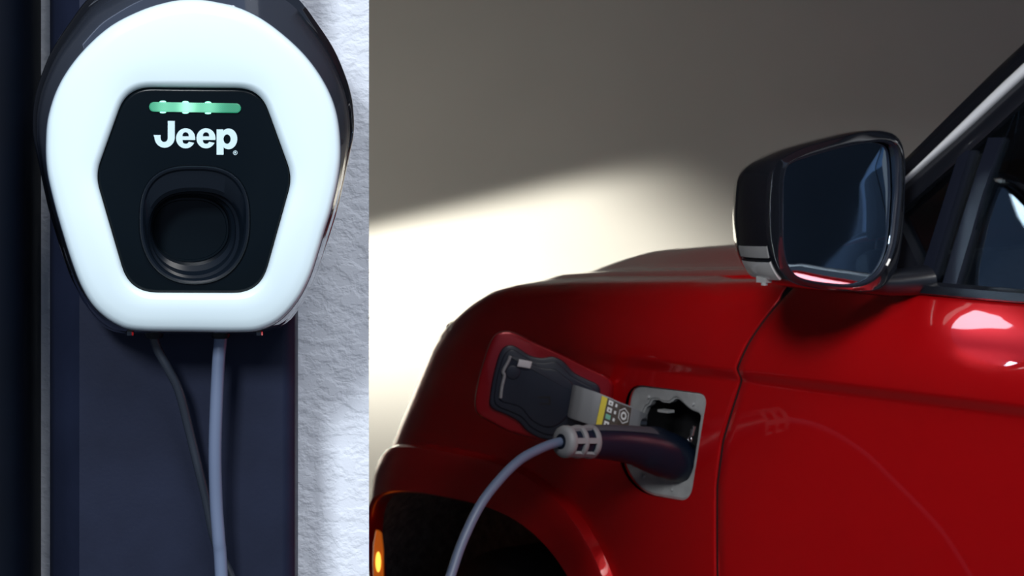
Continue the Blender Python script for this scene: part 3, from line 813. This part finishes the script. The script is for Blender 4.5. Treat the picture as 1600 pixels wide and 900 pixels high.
fprism('moulded_mark', M['cavity'], um, .0165, .0178, .0003, LN, .2, 0)

# strap with warning label
SEC = [((893,601),(884,648),4.372),((900,602),(890,653),4.352),((912,606),(902,657),4.338),((930,612),(920,663),4.328),((950,620),(939,669),4.322),((970,629),(961,678),4.322),((986,635),(978,686),4.330),((1000,642),(994,694),4.346),((1012,648),(1006,700),4.372)]
def strap_pt(x, v, lift=0.):
    """x: px along the strap's top edge, v: 0 top .. 1 bottom"""
    xs = [q[0][0] for q in SEC]
    g = lambda f: float(np.interp(x, xs, [f(q) for q in SEC]))
    a = (g(lambda q: q[0][0]), g(lambda q: q[0][1])); b = (g(lambda q: q[1][0]), g(lambda q: q[1][1])); y = g(lambda q: q[2])-lift
    return W2L(U(a[0]+(b[0]-a[0])*v, a[1]+(b[1]-a[1])*v, y))
R = []
for x in np.linspace(893, 1012, 40):
    R.append([strap_pt(x, 0, -.003), strap_pt(x, 0, 0), strap_pt(x, .06, .0012), strap_pt(x, .5, .0015), strap_pt(x, .94, .0012), strap_pt(x, 1, 0), strap_pt(x, 1, -.003)])
STP = MB().rings(R, True, True).build('flap_strap', M['strap'], FLAP, 40)
def patch(mb, x0, x1, v0, v1, lift, nx=6):
    mb.rings([[strap_pt(x, v0, lift), strap_pt(x, (v0+v1)/2, lift+.0002), strap_pt(x, v1, lift)] for x in np.linspace(x0, x1, nx)], closed=False); return mb
LB = patch(MB(), 940.5, 987, .04, .97, .0019, 12).build('warning_label', M['label_brown'], STP, 0)
patch(MB(), 941, 950, .04, .97, .0023).build('label_band', M['label_yellow'], LB, 0)
lw = MB()
for i, v in enumerate((.07, .29, .73)): patch(lw, 952.5, 959.5, v, v+.15, .0024, 2)
for v in (.10, .32, .55): patch(lw, 963, 966, v, v+.10, .0024, 2)
patch(lw, 971.5, 985, .70, .95, .0024, 3)
lw.build('label_icon', M['label_white'], LB, 0)
patch(MB(), 952.5, 959.5, .51, .66, .0024, 2).build('label_icon', M['label_green'], LB, 0)
def ringmark(x, v, rx, rv, w_, n, a0=0):
    mb = MB(); A = [a0+2*PI*k/n for k in range(n)]
    return mb.rings([[strap_pt(x+math.cos(a)*rx*q, v+math.sin(a)*rv*q, .0025) for a in A] for q in (1, 1-w_)])
ringmark(977.5, .36, 8.5, .25, .14, 6, PI/6).build('label_hexagon', M['label_white'], LB, 0)
ringmark(977.5, .36, 4.4, .13, .5, 16).build('label_ring', M['label_white'], LB, 0)
lk = MB(); 
for v in (.76, .86): patch(lk, 973, 983.5, v, v+.03, .0026, 3)
for x in (975.5, 979): patch(lk, x, x+.8, .72, .94, .0026, 2)
for v in (.13, .35, .79): patch(lk, 955, 957, v, v+.05, .0027, 2)
lk.build('label_print', M['label_brown'], LB, 0)
# hinge arm and stay under the strap
h0, h1 = W2L(Vector((.155, 4.385, 0))), W2L(Vector((.215, 4.375, 0)))
MB().tube([(h0.x, h0.y-.004, 1.045), ((h0.x+h1.x)/2, min(h0.y, h1.y)-.020, 1.043), (h1.x+.02, .02, 1.040)], .009, 10, 6).build('hinge_arm', M['black_trim'], FLAP)

# ------------------------------------------------------------------ charging cable with plug
cable_pts = [U(a, b, y) for a, b, y in ((345,518,2.575),(345,528,2.574),(342,560,2.572),(338,636,2.572),(336,711,2.575),(338,787,2.58),(342,843,2.582),(346,900,2.584))]
cable_pts += [Vector((-.285, 2.58, .95)), Vector((-.265, 2.56, .55)), Vector((-.255, 2.50, .20)), Vector((-.25, 2.38, .03)), Vector((-.20, 2.25, .009)), Vector((-.05, 2.35, .009)), Vector((.0, 2.7, .009)), Vector((-.08, 3.05, .009)), Vector((-.16, 3.30, .009)), Vector((-.20, 3.48, .02)), Vector((-.213, 3.57, .09)), Vector((-.210, 3.64, .22)), Vector((-.196, 3.70, .38)), Vector((-.174, 3.76, .55)), Vector((-.148, 3.815, .69)), Vector((-.128, 3.848, .77)), Vector((-.112, 3.876, .82))]
cable_pts += [U(a, b, y) for a, b, y in ((704,900,3.91),(722,848,3.945),(750,790,3.985),(782,748,4.025),(812,719,4.06),(840,703,4.09),(862,694,4.115),(878,690,4.135),(888,689,4.145))]
CB = thing('charging_cable', 'grey blue charging cable running from the wall charger to the plug in the car', 'cable', (0, 3.2, 0))
CO = Vector(CB.location)
nc = len(cable_pts)
MB().tube([p-CO for p in cable_pts], [.0066]*(nc-14)+[.0078]*14, 14, 8).build('cable_jacket', M['cable_grey'], CB, 60)
def ax(s, t, z): return L2W(s, -t, z)-CO
def axis_pt(pxx, pyy, s=.02):
    u = (pxx-800)/F; t = (OX+CT*s-u*(OY-ST*s))/(ST-u*CT)
    y = OY-ST*s-CT*t; return U(pxx, pyy, y)-CO
PL = [axis_pt(*p) for p in ((1074,726),(1055,717),(1036,709),(1014,702),(995,697),(970,693),(945,691),(921,690),(916,690))]
RA = [.033, .0385, .039, .0365, .0325, .0295, .0280, .0268, .024]
PLUG = MB().tube(PL, RA, 32, 6).build('plug_handle', M['plug'], CB, 50)
# grip strip along the top of the handle
R = []
PLc = catmull([Vector(p) for p in PL[3:8]], 5); rr = np.interp(np.linspace(0, 1, len(PLc)), np.linspace(0, 1, 5), RA[3:8])
for p, r in zip(PLc, rr):
    sd = Vector((CT, -ST, 0))
    R.append([p+sd*(math.sin(a)*r*1.03)+Vector((0, 0, 1))*(math.cos(a)*r*1.03) for a in np.linspace(-.75, .75, 9)])
MB().rings(R, closed=False).build('grip_strip', M['grip'], PLUG, 60)
# plug nose ring with release catch
MB().tube([axis_pt(1062, 690), axis_pt(1030, 676), axis_pt(1008, 672)], [.007, .009, .006], 10, 4).build('release_catch', M['plug'], PLUG)
# ribbed strain relief
B0, B1 = axis_pt(876, 690), axis_pt(924, 690); bd = (B1-B0); bl = bd.length; bd.normalize()
b1 = bd.cross(Vector((0, 0, 1))).normalized(); b2 = b1.cross(bd)
def brings(prof, N=32): return [[B0+bd*(bl*q)+(b1*math.cos(2*PI*k/N)+b2*math.sin(2*PI*k/N))*r for k in range(N)] for q, r in prof]
SR = MB().rings(brings([(.02, .0205), (.98, .0235)]), True, True).build('strain_relief', M['plug'], CB, 40)
for q0, q1, r0, r1 in ((.0, .24, .0205, .0262), (.46, .60, .0268, .0272), (.84, 1.0, .0276, .0280)):
    MB().rings(brings([(q0, r0-.008), (q0, r0-.001), (q0+.05, r0+(r1-r0)*.7), ((q0+q1)/2, r1), (q1-.03, r1), (q1, r1-.0015), (q1, r1-.008)])).build('relief_ring', M['boot'], SR, 50)
for k in range(6):
    a = 2*PI*(k+.15)/6; d = b1*math.cos(a)+b2*math.sin(a); e = b2*math.cos(a)-b1*math.sin(a)
    V = []
    for q, r in ((.2, .0258), (.9, .0275)):
        for w_, h in ((-.0045, -.006), (.0045, -.006), (.0045, 0), (-.0045, 0)): V.append(B0+bd*(bl*q)+d*(r+h)+e*w_)
    MB().add(V, [(0,1,2,3),(7,6,5,4),(0,4,5,1),(1,5,6,2),(2,6,7,3),(3,7,4,0)]).build('relief_rib', M['boot'], SR, 0)

# ------------------------------------------------------------------ door mirror
MC = L2W(.51, -.12, 0); MN = Vector((CT, -ST, 0))                   # glass faces rearwards
def mpt(pxx, pyy, d, c=None, k=1.0, dz=0.):
    u = (pxx-800)/F
    h = Vector((MC.x, MC.y)); n = Vector((MN.x, MN.y))
    y = h.dot(n)/(u*n.x+n.y); p = U(pxx, pyy, y)
    if c is not None: p = c+(p-c)*k
    return W2L(p+MN*d+Vector((0, 0, dz)))
MCX = (1310, 335); NM = 128
mo = radial([(1203,290),(1207,264),(1218,248),(1250,231),(1300,216),(1352,204.5),(1390,205),(1409,220),(1416,254),(1415,300),(1413,351),(1404,412),(1388,442),(1369,455),(1330,457),(1270,452),(1232,440),(1213,415),(1204,380),(1201,335)], MCX, NM)
mg = radial([(1222,319),(1224,275),(1235,254),(1285,237),(1330,226),(1372,220),(1394,225),(1402,240),(1403,285),(1401,319),(1393,383),(1376,422),(1350,442),(1317,446),(1256,437),(1233,420),(1223,383)], MCX, NM)
DM = bpy.data.objects.new('door_mirror', None); COL.objects.link(DM); DM.parent = CAR; DM.empty_display_size = .05
DM.location = W2L(MC+Vector((0, 0, 1.42)))
DL = Vector(DM.location)
def mring(R, d, k=1.0, dz=0., tilt=0.):
    c = U(MCX[0], MCX[1], 3.83)
    u = (MCX[0]-800)/F; h = Vector((MC.x, MC.y)); n = Vector((MN.x, MN.y)); c = U(MCX[0], MCX[1], h.dot(n)/(u*n.x+n.y))
    return [mpt(a, b, d+tilt*(b-MCX[1]), c, k, dz)-DL for a, b in R]
SHELL = [(.0, .985, 0), (-.006, 1.0, 0), (-.03, 1.0, -.001), (-.055, .975, -.003), (-.08, .92, -.006), (-.10, .83, -.009), (-.115, .68, -.012), (-.124, .45, -.014), (-.128, .2, -.015)]
hs = MB().rings([mring(mg, -.018), mring(mg, .000), mring(grow(mg, 3, MCX), .004), mring(grow(mg, 6, MCX), .003), mring(mo, -.0005, .975)]+[mring(mo, d, k, dz) for d, k, dz in SHELL], False, True).build('mirror_housing', M['gloss_black'], DM, 40)
TL = .026/1044
MB().rings([mring(grow(mg, 1, MCX), -.0075, tilt=TL), mring(grow(mg, -2.5, MCX), -.007, tilt=TL), mring(mg*.4+np.array(MCX)*.6, -.0068, tilt=TL), mring(mg*.05+np.array(MCX)*.95, -.0068, tilt=TL)], False, True).build('mirror_glass', M['mirror'], hs, 60)
MB().rings([mring(grow(mg, 1.6, MCX), .0015), mring(grow(mg, .2, MCX), .0022), mring(grow(mg, -1.6, MCX), .0005), mring(grow(mg, -1.8, MCX), -.004)]).build('mirror_bezel', M['dark_window'], hs, 60)
# clear turn signal wrapping the outboard lower corner
def sector(y0, y1, d0, d1, grow_, name, m):
    ids = [i for i, (a, b) in enumerate(mo) if a < 1240 and y0 <= b <= y1]
    ids.sort(key=lambda i: mo[i][1])
    R = []
    for d in np.linspace(d0, d1, 8):
        k = float(np.interp(-d, [-q[0] for q in SHELL], [q[1] for q in SHELL])); dz = float(np.interp(-d, [-q[0] for q in SHELL], [q[2] for q in SHELL]))
        ringp = mring(mo, d, k*grow_, dz); R.append([ringp[i] for i in ids])
    R = [[p*1.0+(p-Vector((0, 0, 0)))*0 for p in r] for r in R]
    k0 = mring(mo, d0, .96, 0); R.insert(0, [k0[i] for i in ids])
    return MB().rings(R, closed=False).build(name, m, hs, 40)
sector(384, 407, -.008, -.075, 1.014, 'signal_strip', M['lens_smoke'])
sector(408, 440, -.008, -.075, 1.022, 'turn_signal', M['lens_clear'])
q = mpt(1228, 440, -.045)-DL
MB().box((q.x-.010, q.y-.006, q.z-.004), (q.x+.010, q.y+.006, q.z+.012)).tube([q+Vector((.003, -.002, -.003)), q+Vector((.003, -.002, -.008))], .005, 10, 1).build('camera_pod', M['port_grey'], hs, 0)
a0 = mpt(1350, 440, -.05)-DL; b0 = Vector((.50, .085, 1.315))-DL
MB().tube([a0, (a0+b0)/2+Vector((0, 0, -.006)), b0], [.022, .026, .036], 16, 5, .7).build('mirror_arm', M['black_trim'], DM, 60)
